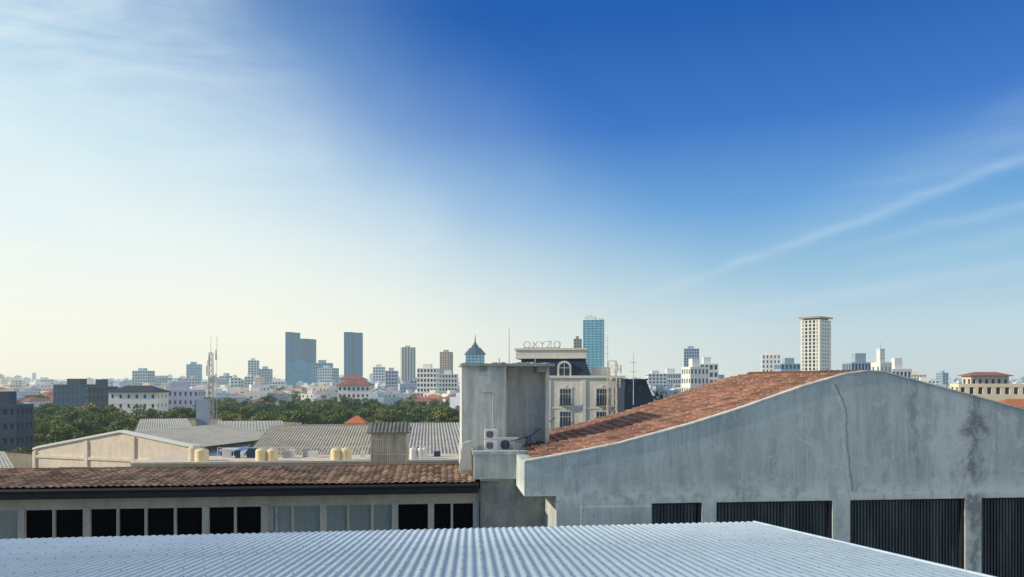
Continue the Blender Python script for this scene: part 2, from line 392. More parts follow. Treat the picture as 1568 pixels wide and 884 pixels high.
def gable_mat():
    m=bpy.data.materials.new('stained_gable_plaster'); m.use_nodes=True; nt=m.node_tree; b=nt.nodes['Principled BSDF']
    tc=nt.nodes.new('ShaderNodeTexCoord'); v=tc.outputs['Object']
    sp=nt.nodes.new('ShaderNodeSeparateXYZ'); nt.links.new(v,sp.inputs[0])
    x,z=sp.outputs[0],sp.outputs[2]
    c=RAMP(nt,NOISE(nt,v,0.30,7,0.68),[(0.35,(0.42,0.48,0.455)),(0.65,(0.60,0.68,0.645))])
    st_=RAMP(nt,NOISE(nt,v,1,7,0.7,sc=(1.3,1.3,0.14)),[(0.44,0.0),(0.58,1.0)])
    c=MIX(nt,M(nt,'MULTIPLY',st_,0.5),c,(0.29,0.345,0.33))
    st2=RAMP(nt,NOISE(nt,v,1,6,0.7,sc=(4.5,4.5,0.35),dist=0.5),[(0.50,0.0),(0.62,1.0)])
    c=MIX(nt,M(nt,'MULTIPLY',st2,0.45),c,(0.68,0.75,0.71))
    st3=RAMP(nt,NOISE(nt,v,1,6,0.7,sc=(6,6,0.3)),[(0.55,0.0),(0.64,1.0)])
    c=MIX(nt,M(nt,'MULTIPLY',st3,0.5),c,(0.21,0.26,0.25))
    bl=RAMP(nt,NOISE(nt,v,0.7,8,0.72,sc=(1,1,0.5),dist=0.8),[(0.54,0.0),(0.61,1.0)])
    c=MIX(nt,M(nt,'MULTIPLY',bl,0.38),c,(0.26,0.31,0.30))
    pt=RAMP(nt,NOISE(nt,v,0.9,8,0.7,dist=1.2),[(0.54,0.0),(0.58,1.0)])
    reg=M(nt,'MULTIPLY',M(nt,'SUBTRACT',x,5.0),0.14,clamp=True)
    c=MIX(nt,M(nt,'MULTIPLY',pt,M(nt,'MULTIPLY',reg,0.6)),c,(0.66,0.72,0.68))
    wob=M(nt,'MULTIPLY',M(nt,'SUBTRACT',NOISE(nt,v,0.9,5,0.65),0.5),2.2)
    tx=RAMP(nt,NOISE(nt,v,2.2,8,0.75,sc=(1,1,0.6)),[(0.40,0.0),(0.50,1.0)])
    for (uc,wd,col,am) in ((1486,0.6,(0.72,0.77,0.72),0.95),(1496,0.25,(0.10,0.12,0.115),0.9),(1450,0.35,(0.70,0.75,0.71),0.9),(1400,0.2,(0.16,0.19,0.18),0.65),(1288,0.45,(0.66,0.72,0.68),0.65)):
        g=M(nt,'DIVIDE',M(nt,'ADD',M(nt,'SUBTRACT',x,A(uc,Bg)),wob),wd)
        g=M(nt,'EXPONENT',M(nt,'MULTIPLY',M(nt,'MULTIPLY',g,g),-1.0))
        c=MIX(nt,M(nt,'MULTIPLY',M(nt,'MULTIPLY',g,tx),am),c,col)
    fi=NOISE(nt,v,9,6,0.7)
    c=MIX(nt,0.25,c,RAMP(nt,fi,[(0.3,(0.29,0.335,0.32)),(0.7,(0.66,0.72,0.685))]))
    lowb=M(nt,'SUBTRACT',1.0,M(nt,'MULTIPLY',M(nt,'ABSOLUTE',M(nt,'SUBTRACT',z,zo+0.25)),1.8),clamp=True)
    pn=RAMP(nt,NOISE(nt,v,1.6,6,0.7),[(0.42,0.0),(0.52,1.0)])
    c=MIX(nt,M(nt,'MULTIPLY',lowb,M(nt,'MULTIPLY',pn,0.85)),c,(0.74,0.79,0.73))
    nt.links.new(c,b.inputs['Base Color']); b.inputs['Roughness'].default_value=0.92
    bp=nt.nodes.new('ShaderNodeBump'); bp.inputs['Strength'].default_value=0.35; bp.inputs['Distance'].default_value=0.03
    nt.links.new(NOISE(nt,v,4,8,0.65),bp.inputs['Height']); nt.links.new(bp.outputs[0],b.inputs['Normal'])
    return m
gm=gable_mat()
mb.obj('front_gable_wall',[gm],gw)
mb=MB()
for (x0,y0),(x1,y1) in zip(prof,prof[1:]):
    mb.prism([(x0,y0+0.002),(x1,y1+0.002),(x1,y1+0.05),(x0,y0+0.05)],Bg-0.035,Bg+0.29)
mb.obj('wall_coping',[conc_l],gw)
def seam(us,B,w,name,m):
    mb=MB(); pts=[]
    for (u0,v0),(u1,v1) in zip(us,us[1:]):
        n=14
        for k in range(n):
            t=k/n; a,z=onp(u0+(u1-u0)*t,v0+(v1-v0)*t,B); pts.append((a+U(-1,1)*w*0.5,z,w*U(0.4,1.2)))
    for p,q in zip(pts,pts[1:]):
        mb.quad((p[0]-p[2]/2,B-0.006,p[1]),(p[0]+p[2]/2,B-0.006,p[1]),(q[0]+q[2]/2,B-0.006,q[1]),(q[0]-q[2]/2,B-0.006,q[1]))
    mb.obj(name,[m],gw)
seam([(1274,588),(1290,625),(1292,680),(1300,758)],Bg,0.10,'mortar_seam',patch)
seam([(1279,588),(1296,625),(1298,680),(1306,758)],Bg-0.002,0.045,'seam_crack',conc_d)
seam([(868,700),(875,740),(880,806)],Bg-0.002,0.06,'corner_crack',patch)
mb=MB()
mb.box(A(889,Bg),A(996,Bg),Bg-0.02,Bg,Zz(940,812,Bg),Zz(940,776,Bg))
mb.obj('render_panel',[gm],gw)
mb=MB()
gaps=[(998,1075),(1097,1275),(1302,1478),(1503,1690),(1716,1900)]
for u0,u1 in gaps:
    a0_,a1_=A(u0,Bg),A(u1,Bg); mb.box(a0_,a1_,Bg+0.2,Bg+0.24,0,zo); x=a0_+0.02
    while x<a1_-0.05:
        mb.box(x,x+0.045,Bg+0.15+U(0,.01),Bg+0.2,0,zo-0.002); x+=0.115
mb.obj('corrugated_panels',[shutter],gw)
mb=MB()
for u0,u1 in gaps:
    a1_=A(u1,Bg); mb.box(a1_-0.12,a1_-0.003,Bg+0.04,Bg+0.14,0,zo-0.003); mb.box(A(u0,Bg)+0.003,a1_-0.125,Bg+0.1,Bg+0.14,zo-0.06,zo-0.003)
mb.obj('opening_trim',[black],gw)
mb=MB()
mb.prism([(prof[0][0]+0.3,0),(aEnd,0)]+[(a,z-0.12) for a,z in reversed(prof)],Bb-0.25,Bb-0.05)
mb.box(a852,a852+0.2,Bg+0.25,Bb-0.25,0,prof[0][1]-0.2)
mb.obj('rear_and_side_walls',[conc],gw)
a_st=prof[0][0]+0.35
def fnL(s,t): 
    a=a_st+t; return (a,Bg+0.25+s,interp(prof,a)-0.04)
tile_sheet('left_tile_slope',fnL,Bb-Bg-0.2,prof[7][0]-a_st,0.26,0.36,tile_o,gw,amp=0.04,step=0.045)
def fnR(s,t):
    a=aEnd-t; return (a,Bg+0.25+s,interp(prof,a)-0.04)
tile_sheet('right_tile_slope',fnR,Bb-Bg-0.2,aEnd-prof[7][0],0.26,0.36,tile_o,gw)
mb=MB(); b=Bg+0.3
while b<Bb:
    mb.cyl((prof[7][0],b,prof[7][1]-0.05),0.13,0.42,10,axis='y',r2=0.11); b+=0.40
mb.obj('ridge_tiles',[tile_o],gw)
mb=MB()
mb.box(a_st-0.2,a_st,Bg+0.25,Bb,prof[0][1]-0.25,prof[0][1]-0.1)
mb.obj('valley_gutter',[black],gw)

# ================================================================= far palette (haze mixed in as emission)
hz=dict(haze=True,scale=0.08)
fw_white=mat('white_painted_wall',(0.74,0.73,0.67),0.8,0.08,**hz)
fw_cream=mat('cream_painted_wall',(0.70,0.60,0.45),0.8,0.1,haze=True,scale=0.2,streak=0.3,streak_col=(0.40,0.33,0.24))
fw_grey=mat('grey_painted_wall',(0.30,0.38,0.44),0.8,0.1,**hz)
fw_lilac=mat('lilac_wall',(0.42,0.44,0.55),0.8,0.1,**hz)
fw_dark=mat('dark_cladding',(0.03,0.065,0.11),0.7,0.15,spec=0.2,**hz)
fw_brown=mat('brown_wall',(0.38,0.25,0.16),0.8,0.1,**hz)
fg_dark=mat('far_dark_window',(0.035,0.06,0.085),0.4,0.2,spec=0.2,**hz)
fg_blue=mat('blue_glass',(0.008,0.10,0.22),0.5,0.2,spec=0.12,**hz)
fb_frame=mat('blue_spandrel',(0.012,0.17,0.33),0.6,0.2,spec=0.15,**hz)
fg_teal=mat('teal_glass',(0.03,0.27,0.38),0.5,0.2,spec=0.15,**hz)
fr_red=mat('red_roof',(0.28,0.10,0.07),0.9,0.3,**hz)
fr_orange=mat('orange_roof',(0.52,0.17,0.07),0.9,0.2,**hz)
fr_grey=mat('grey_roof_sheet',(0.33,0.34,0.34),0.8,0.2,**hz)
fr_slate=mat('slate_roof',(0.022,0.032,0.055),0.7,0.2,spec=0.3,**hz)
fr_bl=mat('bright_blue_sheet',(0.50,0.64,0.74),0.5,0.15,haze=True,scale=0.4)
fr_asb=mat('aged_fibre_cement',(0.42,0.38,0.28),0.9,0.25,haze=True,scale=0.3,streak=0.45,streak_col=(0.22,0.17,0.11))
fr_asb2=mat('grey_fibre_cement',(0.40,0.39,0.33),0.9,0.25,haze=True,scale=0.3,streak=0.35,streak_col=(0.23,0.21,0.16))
# ---------------------------------------------------------------- grid buildings
def grid(mb,x0,x1,y0,y1,z0,z1,floors,cx,cy,wall=0,glass=1,sf=0.35,pw=0.35,pr=0.3,roof=True):
    mb.box(x0+pr,x1-pr,y0+pr,y1-pr,z0,z1-0.02,glass)
    fh=(z1-z0)/floors
    for k in range(floors+1):
        zt_=z0+k*fh; hh=fh*sf
        mb.box(x0,x1,y0,y1,max(z0,zt_-hh/2),min(z1,zt_+hh/2),wall)
    e=0.04
    for k in range(cx+1):
        x=x0+(x1-x0)*k/max(cx,1); w=(x1-x0)/max(cx,1)*pw/2
        xa,xb=max(x0+e,x-w),min(x1-e,x+w)
        for (ya,yb) in ((y0+e,y0+pr+0.1),(y1-pr-0.1,y1-e)): mb.box(xa,xb,ya,yb,z0,z1-0.03,wall)
    for k in range(cy+1):
        y=y0+(y1-y0)*k/max(cy,1); w=(y1-y0)/max(cy,1)*pw/2
        ya,yb=max(y0+2*e,y-w),min(y1-2*e,y+w)
        for (xa,xb) in ((x0+2*e,x0+pr+0.1),(x1-pr-0.1,x1-2*e)): mb.box(xa,xb,ya,yb,z0,z1-0.04,wall)
    if roof:
        w=(x1-x0); d=(y1-y0)
        mb.box(x0+w*0.25,x1-w*0.35,y0+d*0.3,y1-d*0.3,z1,z1+fh*0.9,wall)
def tower(name,u0,u1,vt,d,floors,cx,mats,yaw=0.0,dr=0.8,sf=0.35,pw=0.3,z0=0,roof=True,pr=0.4,extra=None):
    ya=math.radians(yaw); tot=(u1-u0)/F*d
    w=tot/(math.cos(ya)+dr*abs(math.sin(ya))); dp=w*dr
    x=((u0+u1)/2-784)/F*d; zt_=H-(vt-HZ)/F*d
    e=empty(name,(x,d+dp/2,0),ya)
    mb=MB(); grid(mb,-w/2,w/2,-dp/2,dp/2,z0,zt_,floors,cx,max(2,int(cx*dr)),sf=sf,pw=pw,roof=roof,pr=pr)
    mb.obj('storeys_and_windows',mats,e)
    if extra: extra(e,w,dp,zt_)
    return e
tower('grey_office_building',282,306,558,1400,9,5,[fw_grey,fg_teal],yaw=15)
tower('white_apartment_tower',376,396,552,1300,12,4,[fw_white,fg_dark],yaw=20)
tower('white_apartment_tower',396,413,565,1250,8,4,[fw_grey,fg_dark],yaw=0)
def crownA(e,w,dp,z):
    mb=MB(); mb.box(-w*0.5,-w*0.02,-dp*0.5,dp*0.5,z,z+3); mb.box(w*0.15,w*0.5,-dp*0.4,dp*0.5,z,z+2); 
    mb.box(-w*0.03,w*0.03,-dp*0.5-0.6,-dp*0.5+0.1,20,z); mb.obj('roof_crown',[fw_dark],e)
tower('blue_glass_skyscraper',434,458,511,1450,34,4,[fb_frame,fg_blue],yaw=12,sf=0.3,pw=0.2,extra=crownA)
tower('blue_glass_skyscraper',459,480,521,1500,30,4,[fw_dark,fg_blue],yaw=0,sf=0.2,pw=0.2,extra=crownA)
tower('dark_glass_skyscraper',524,554,511,1450,34,6,[fb_frame,fw_dark],yaw=8,sf=0.3,pw=0.35,extra=crownA)
tower('glass_office_building',440,474,556,1350,8,8,[fb_frame,fg_teal],yaw=0)
tower('glass_office_building',476,508,556,1300,8,7,[fw_grey,fg_blue],yaw=10)
tower('glass_office_building',571,588,562,1300,8,4,[fw_white,fg_blue])
tower('beige_apartment_tower',611,636,532,1100,22,5,[mat('beige_wall',(0.70,0.60,0.50),0.8,0.1,**hz),fg_dark],yaw=15,sf=0.15,pw=0.5)
tower('beige_apartment_tower',673,693,539,1150,16,4,[fw_brown,fg_dark],yaw=-20,sf=0.3,pw=0.4)
tower('white_hospital_building',638,672,564,520,8,6,[fw_white,fg_dark],yaw=-8,sf=0.4,pw=0.35)
tower('white_hospital_building',672,700,573,560,7,6,[fw_white,fg_dark],sf=0.4,pw=0.4)
tower('pink_apartment_building',590,608,568,900,7,4,[fw_lilac,fg_dark])
tower('grey_office_building',215,262,579,1200,5,10,[fw_grey,fg_dark],sf=0.4)
tower('white_office_building',330,372,583,1000,4,8,[fw_white,fg_blue],sf=0.4,yaw=8)
def spire(e,w,dp,z):
    mb=MB(); h=w*0.3
    mb.cyl((0,0,z),w*0.62,h*0.5,8,0,r2=w*0.5); mb.cyl((0,0,z+h*0.5),w*0.5,h*0.8,8,0,r2=w*0.28)
    mb.cyl((0,0,z+h*1.3),w*0.2,h*0.3,8,0); mb.cyl((0,0,z+h*1.6),w*0.17,h*0.8,8,0,r2=0.5)
    mb.cyl((0,0,z+h*2.3),0.9,w*0.42,6,0,r2=0.2)
    mb.obj('pointed_crown',[fw_dark],e)
tower('spired_glass_tower',713,741,543,900,14,5,[fg_teal,fw_white],yaw=0,sf=0.4,pw=0.3,extra=spire,roof=False)
tower('brown_office_tower',879,891,519,1000,18,3,[fw_brown,fg_dark],yaw=0)
def crownT(e,w,dp,z):
    mb=MB(); mb.box(-w*0.42,w*0.1,-dp*0.3,dp*0.4,z,z+4); mb.box(-w*0.3,-w*0.1,-dp*0.2,dp*0.2,z+4,z+6)
    mb.box(w*0.3,w*0.5,-dp*0.5,dp*0.5,z,z+1.5); mb.obj('roof_plant',[fw_white],e)
tower('teal_residential_tower',893,928,490,800,30,5,[mat('pale_teal_wall',(0.30,0.50,0.56),0.7,0.1,**hz),fg_teal],yaw=-12,sf=0.26,pw=0.15,extra=crownT,roof=False)
tower('grey_office_building',1048,1074,534,900,16,6,[fw_grey,fg_blue],yaw=-12,sf=0.3,pw=0.3)
tower('white_office_building',1048,1087,562,420,5,5,[fw_white,fg_dark],yaw=18,sf=0.5,pw=0.5)
tower('white_office_building',1072,1100,557,500,6,4,[fw_white,fg_dark],sf=0.4)
tower('white_apartment_building',1168,1200,543,620,10,5,[fw_white,fg_dark],yaw=-15,sf=0.4,pw=0.6)
tower('glass_office_building',1196,1232,557,600,6,6,[fw_grey,fg_blue],yaw=0)
def slabtop(e,w,dp,z):
    mb=MB(); mb.box(-w*0.40,w*0.40,-dp*0.4,dp*0.4,z,z+1.2,1); mb.box(-w*0.56,w*0.56,-dp*0.56,dp*0.56,z+1.2,z+2.2,0)
    mb.box(-w*0.2,w*0.5,-dp*0.2,dp*0.2,z+2.2,z+3.0,0); mb.obj('overhanging_roof_slab',[fw_brown,fg_dark],e)
tower('tall_apartment_tower',1231,1280,490,520,24,7,[mat('ivory_wall',(0.72,0.69,0.60),0.8,0.08,**hz),fg_dark],yaw=42,dr=0.8,sf=0.24,pw=0.34,extra=slabtop,roof=False,pr=1.4)
tower('low_office_building',1304,1345,555,420,5,8,[fw_grey,fg_blue],sf=0.3)
tower('white_house_block',1340,1368,555,330,4,3,[fw_white,fg_dark],yaw=20,sf=0.6,pw=0.7)
tower('low_office_building',1366,1396,565,380,4,5,[fw_white,fg_blue],sf=0.5)
tower('distant_tower_block',1015,1046,572,900,4,8,[fw_white,fg_dark])
tower('dark_office_building',80,136,589,330,6,7,[fw_dark,fg_teal],sf=0.45,pw=0.35,yaw=-5)
tower('dark_office_building',134,167,592,310,5,5,[fw_dark,fg_dark],sf=0.4,pw=0.4)
tower('dark_office_building',-30,24,620,150,5,5,[fw_dark,fg_dark],sf=0.6,pw=0.4)
def hip(m,ov=1.0,h=4):
    def f(e,w,dp,z):
        mb=MB(); x=w/2+ov; y=dp/2+ov; r=max(0,x-y)
        P=[(-x,-y,z),(x,-y,z),(x,y,z),(-x,y,z)]; A_=(-r,0,z+h); B_=(r,0,z+h)
        mb.quad(P[0],P[1],B_,A_); mb.quad(P[2],P[3],A_,B_); mb.tri(P[1],P[2],B_); mb.tri(P[3],P[0],A_)
        mb.box(-x,x,-y,y,z-0.25,z-0.003); mb.obj('hipped_roof',[m],e)
    return f
tower('white_house_with_slate_roof',166,240,600,290,4,6,[fw_white,fg_dark],sf=0.6,pw=0.65,dr=0.5,extra=hip(fr_slate,0.8,2.4),roof=False)
tower('lilac_school_building',240,304,597,330,4,8,[fw_lilac,fg_dark],sf=0.55,pw=0.6,dr=0.4)
tower('white_house_with_red_roof',517,566,590,420,4,7,[fw_white,fg_dark],sf=0.55,pw=0.5,dr=0.5,extra=hip(fr_red,1,3),roof=False)
tower('red_roof_building',520,556,581,520,3,5,[fw_white,fg_dark],sf=0.55,pw=0.5,dr=0.5,extra=hip(fr_red,1,3),roof=False)
tower('cream_school_building',1474,1590,588,200,5,9,[mat('cream_yellow_wall',(0.78,0.66,0.46),0.8,0.1,**hz),fg_dark],sf=0.5,pw=0.5,dr=0.3,yaw=-10,roof=False)
tower('brown_rooftop_house',1487,1545,575,260,4,6,[fw_cream,fg_dark],sf=0.5,pw=0.5,dr=0.4,extra=hip(fr_red,1,1.2),roof=False)
tower('orange_roof_house',1535,1620,624,90,4,5,[fw_cream,fg_dark],sf=0.5,pw=0.5,dr=0.5,extra=hip(fr_orange,0.6,1.0),roof=False)

# ================================================================= white classical building with mansard roof & sign
TW=math.radians(-6); frame(TW)
wb=empty('white_mansard_hotel',yaw=TW)
Bw=109.0
aw0,aw1,awr=A(787,Bw),A(955,Bw),A(905,Bw)
zc=Zz(880,579,Bw)
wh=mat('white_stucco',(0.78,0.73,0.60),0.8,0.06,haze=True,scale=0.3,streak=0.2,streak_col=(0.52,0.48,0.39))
mb=MB(); mb.box(aw0,aw1,Bw,Bw+14,0,zc); 
mb.box(aw0-0.25,aw1+0.25,Bw-0.25,Bw+14.2,zc,zc+0.35)
mb.box(A(905,Bw),A(935,Bw),Bw+2,Bw+8,zc+0.35,zc+1.6)
fh=3.35
wins=[]
zw=Zz(866,620,Bw)
for k in range(-4,1):
    z=zw+k*fh
    mb.box(aw0-0.08,aw1+0.08,Bw-0.08,Bw-0.001,z-0.6,z-0.42)
    for u in (810,866,922):
        a=A(u,Bw); wins.append((a,z))
        for sx in (-0.95,0.83): mb.box(a+sx,a+sx+0.12,Bw-0.09,Bw-0.001,z-0.1,z+2.35)
        mb.box(a-1.0,a+1.0,Bw-0.12,Bw-0.001,z+2.35,z+2.6)
        mb.box(a-0.15,a+0.15,Bw-0.16,Bw-0.001,z+2.6,z+2.85)
for u in (840,894,952): a=A(u,Bw); mb.box(a-0.3,a+0.3,Bw-0.14,Bw-0.0015,0,zc-0.3)
mb.obj('stucco_facade',[wh],wb)
mb=MB()
for a,z in wins:
    mb.box(a-0.75,a-0.06,Bw-0.03,Bw-0.002,z,z+2.25); mb.box(a+0.06,a+0.75,Bw-0.03,Bw-0.002,z,z+2.25)
mb.obj('window_glass',[fg_dark],wb)
mb=MB()
for a,z in wins:
    mb.box(a-0.8,a+0.8,Bw-0.06,Bw-0.031,z+1.55,z+1.62); mb.box(a-0.42,a-0.36,Bw-0.06,Bw-0.031,z,z+2.25); mb.box(a+0.36,a+0.42,Bw-0.06,Bw-0.031,z,z+2.25)
mb.obj('window_bars',[wh],wb)
mb=MB()
for a,z in wins:
    mb.box(a-0.95,a+0.95,Bw-0.55,Bw-0.5,z+0.8,z+0.86); mb.box(a-0.95,a+0.95,Bw-0.55,Bw-0.12,z-0.12,z)
    for k in range(12): x=a-0.93+k*0.169; mb.box(x-0.02,x+0.02,Bw-0.545,Bw-0.505,z,z+0.8)
mb.obj('balcony_railings',[fw_dark],wb)
mb=MB()
zm=Zz(880,549,Bw); am0,am1=aw0+0.2,awr; s=0.9; zb_=zc+0.35
P=[(am0,Bw+0.3,zb_),(am1,Bw+0.3,zb_),(am1,Bw+12,zb_),(am0,Bw+12,zb_)]
Q=[(am0+s,Bw+0.3+s,zm),(am1-s,Bw+0.3+s,zm),(am1-s,Bw+12-s,zm),(am0+s,Bw+12-s,zm)]
for k in range(4): mb.quad(P[k],P[(k+1)%4],Q[(k+1)%4],Q[k])
mb.quad(*Q); mb.obj('mansard_roof',[fr_slate],wb)
mb=MB()
mb.box(A(789,Bw),A(897,Bw),Bw+0.9,Bw+11.4,zm+0.003,Zz(840,536,Bw))
mb.box(A(789,Bw)-0.2,A(897,Bw)+0.2,Bw+0.7,Bw+11.6,Zz(840,536,Bw)+0.002,Zz(840,533,Bw))
mb.box(A(789,Bw)-0.1,A(897,Bw)+0.1,Bw+0.8,Bw+11.5,zm+0.006,zm+0.2)
mb.obj('attic_parapet',[wh],wb)
mb=MB(); a=A(864,Bw); r=0.75; pts=[(a-r,zb_),(a+r,zb_)]+[(a+r*math.cos(t*math.pi/8),zb_+1.15+r*math.sin(t*math.pi/8)) for t in range(9)]
po=[(a+(x-a)*1.35,zb_+(z-zb_)*1.15) for x,z in pts]
mb.prism(po,Bw+0.1,Bw+1.2,0); mb.prism(pts,Bw+0.07,Bw+0.098,1); mb.box(a-0.04,a+0.04,Bw+0.03,Bw+0.068,zb_,zb_+1.85,0); mb.box(a-r,a+r,Bw+0.035,Bw+0.066,zb_+1.1,zb_+1.18,0)
mb.obj('arched_dormer',[wh,fg_dark],wb)
cu=bpy.data.curves.new('sign_letters','FONT'); cu.body='OXYZO'; cu.size=1.5; cu.extrude=0.05; cu.offset=-0.028; cu.align_x='CENTER'; cu.space_character=1.12
cu.materials.append(mat('sign_metal',(0.32,0.32,0.29),0.6,0.1,1))
t=bpy.data.objects.new('sign_letters',cu); scn.collection.objects.link(t); 
sg=empty('rooftop_sign',yaw=TW); t.parent=sg; t.location=(A(829,Bw),Bw+1.5,Zz(840,533,Bw)+0.05); t.rotation_euler=(math.pi/2,0,0)
mb=MB()
for u in (801,815,829,843,856): mb.rod((A(u,Bw),Bw+1.6,Zz(840,533,Bw)),(A(u,Bw),Bw+1.6,Zz(840,533,Bw)+0.9),0.03)
mb.rod((A(800,Bw),Bw+1.6,Zz(840,533,Bw)+0.1),(A(857,Bw),Bw+1.6,Zz(840,533,Bw)+0.1),0.04)
mb.obj('sign_frame',[steel],sg)
frame(TH)
db=empty('dark_slate_house',yaw=TH)
mb=MB(); B=100
mb.prism([(A(956,B),0),(A(1001,B),0),(A(1001,B),Zz(1000,612,B)),(A(990,B),Zz(990,583,B)),(A(958,B),Zz(958,581,B)),(A(956,B),Zz(958,600,B))],B,B+9)
mb.box(A(955,B),A(992,B),B-0.2,B+9.2,Zz(958,583,B),Zz(958,580.5,B))
mb.obj('slate_clad_volume',[fr_slate],db)
mb=MB()
for u in (962,978):
    mb.box(A(u,B),A(u+5,B),B-0.05,B-0.01,Zz(958,601,B),Zz(958,590,B))
mb.obj('windows',[fg_dark],db)

# ---------------------------------------------------------------- lattice masts
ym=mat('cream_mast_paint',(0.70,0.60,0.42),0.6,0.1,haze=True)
def mast(name,u,vt,vb,d,w,m,whip=0,tap=0.5,r=0.035,dishes=True):
    x,zt_=XZ(u,vt,d); zb=XZ(u,vb,d)[1]; e=empty(name,(x,d,0)); mb=MB()
    n=max(4,int((zt_-zb)/(w*1.1)))
    def c(k,q):
        t=k/n; ww=w*(1-(1-tap)*t)/2; return (ww*(-1 if q in(0,3) else 1),ww*(-1 if q<2 else 1),zb+(zt_-zb)*t)
    for k in range(n):
        for q in range(4):
            mb.rod(c(k,q),c(k+1,q),r,4); mb.rod(c(k,q),c(k+1,(q+1)%4),r*0.6,4); mb.rod(c(k+1,q),c(k+1,(q+1)%4),r*0.6,4)
    for q in range(4): p=c(0,q); mb.rod((p[0],p[1],0),p,r*1.2,4)
    if whip: mb.rod((0,0,zt_),(0,0,zt_+whip),r*0.8,4,r2=r*0.4)
    mb.obj('lattice',[m],e)
    if dishes:
        mb=MB()
        for k in range(5):
            a=U(0,6.28); z=zt_-U(0.2,3); mb.rod((0,0,z),(w*math.cos(a),w*math.sin(a),z),r*0.7,4); mb.box(w*math.cos(a)-0.07,w*math.cos(a)+0.07,w*math.sin(a)-0.05,w*math.sin(a)+0.05,z-0.5,z+0.5)
        mb.obj('panel_antennas',[white_p],e)
mast('lattice_radio_mast',323,540,660,75,0.5,mat('mast_paint',(0.4,0.36,0.34),0.6,0.1),whip=1.8,tap=0.6,r=0.03)
mast('lattice_telecom_mast',937,553,640,90,1.1,ym,whip=0.2,tap=0.9,r=0.06)
def pole(u,vt,vb,d,r,name='thin_antenna_pole'):
    x,zt_=XZ(u,vt,d); zb=XZ(u,vb,d)[1]; mb=MB(); mb.rod((0,0,zb),(0,0,zt_),r,5,r2=r*0.5)
    for k in range(3): mb.rod((-6*r,0,zt_-(k+1)*r*18),(6*r,0,zt_-(k+1)*r*18),r*0.5,4)
    mb.obj('pole',[steel],empty(name,(x,d,0)))
pole(332,513,660,80,0.03); pole(970,541,620,100,0.07); pole(930,513,560,108,0.05); pole(1348,524,560,330,0.2); pole(1352,540,560,330,0.15)

# ================================================================= factory roofs (mid left)
TF=math.radians(-18)
frame(TF)
fa=empty('cream_factory_gable',yaw=TF)
B=45.0
g=[(52,689),(60,686),(185,662),(288,684),(302,684)]
pf=[onp(u,v,B) for u,v in g]
mb=MB(); mb.prism([(pf[0][0],0),(pf[-1][0],0)]+list(reversed(pf)),B,B+0.3)
for u in (53.5,133,205,300): a=A(u,B); mb.box(a-0.15,a+0.15,B-0.12,B-0.001,0,interp(pf,a)-0.15)
mb.box(pf[0][0],pf[-1][0],B-0.1,B-0.0015,Zz(180,706,B),Zz(180,702,B))
mb.obj('gable_wall',[mat('sunbleached_cream',(0.78,0.67,0.52),0.8,0.06,haze=True,scale=0.3,streak=0.25,streak_col=(0.5,0.41,0.31))],fa)
mb=MB()
for (x0,y0),(x1,y1) in zip(pf,pf[1:]): mb.prism([(x0,y0),(x1,y1),(x1,y1+0.16),(x0,y0+0.16)],B-0.15,B+0.4)
mb.obj('coping',[fw_white],fa)
def corr(name,P00,P10,P01,P11,n,m,parent,h=0.04):
    P00,P10,P01,P11=map(Vector,(P00,P10,P01,P11)); mb=MB(); s=4
    for k in range(n*s+1):
        t=k/(n*s); z=Vector((0,0,h*(0.5+0.5*math.cos(2*math.pi*k/s))))
        mb.v.append(tuple(P00.lerp(P10,t)+z)); mb.v.append(tuple(P01.lerp(P11,t)+z))
    for k in range(n*s): i=2*k; mb.f.append((i,i+2,i+3,i+1)); mb.m.append(0)
    mb.obj(name,[m],parent)
def roofq(name,par,B0,v0a,u0,u1,B1,v1,u2,u3,n,m,h=0.04):
    z0=Zz((u0+u1)/2,v0a,B0); z1=Zz((u2+u3)/2,v1,B1)
    a0,a1,a2,a3=A(u0,B0),A(u1,B0),A(u2,B1),A(u3,B1)
    corr(name,(a0,B0,z0),(a1,B0,z0),(a2,B1,z1),(a3,B1,z1),n,m,par,h)
    corr(name+'_rear',(a2,B1,z1),(a3,B1,z1),(a2,2*B1-B0,z0),(a3,2*B1-B0,z0),n,m,par,h)
    mb=MB(); mb.box(max(a0,a2),min(a1,a3),B0+0.3,2*B1-B0-0.3,0,z0-0.1)
    for x in (max(a0,a2),min(a1,a3)-0.2):
        mb.f.append(tuple(len(mb.v)+k for k in range(3))); mb.m.append(0); mb.v+=[(x,B0+0.3,z0-0.1),(x,2*B1-B0-0.3,z0-0.1),(x,B1,z1-0.05)]
    mb.obj(name+'_walls',[fw_cream],par)
DP=11
corr('left_roof_slope',(pf[0][0],B+0.3,pf[0][1]-0.1),(pf[0][0],B+DP,pf[0][1]-0.1),(pf[2][0],B+0.3,pf[2][1]-0.05),(pf[2][0],B+DP,pf[2][1]-0.05),40,fr_asb2,fa)
corr('right_roof_slope',(pf[2][0],B+0.3,pf[2][1]-0.05),(pf[2][0],B+DP,pf[2][1]-0.05),(pf[4][0],B+0.3,pf[4][1]-0.1),(pf[4][0],B+DP,pf[4][1]-0.1),40,fr_asb2,fa)
frame(TH)
f2=empty('factory_with_fibre_cement_roof',yaw=TH)
roofq('main_roof',f2,53,701,372,566,72,653,415,580,40,fr_asb,h=0.05)
f3=empty('warehouse_with_ribbed_roof',yaw=TH)
roofq('main_roof',f3,50,700,560,735,68,648,590,712,30,fr_asb2,h=0.07)
f4=empty('blue_sheet_shed',yaw=TH)
roofq('main_roof',f4,56,706,300,366,66,672,326,392,16,fr_bl,h=0.04)
f5=empty('grey_sheet_shed',yaw=TH)
roofq('main_roof',f5,74,668,325,440,86,645,332,432,22,fr_asb2)
f6=empty('long_factory_roof',yaw=TH)
roofq('main_roof',f6,80,664,205,300,95,642,214,286,22,fr_asb2)
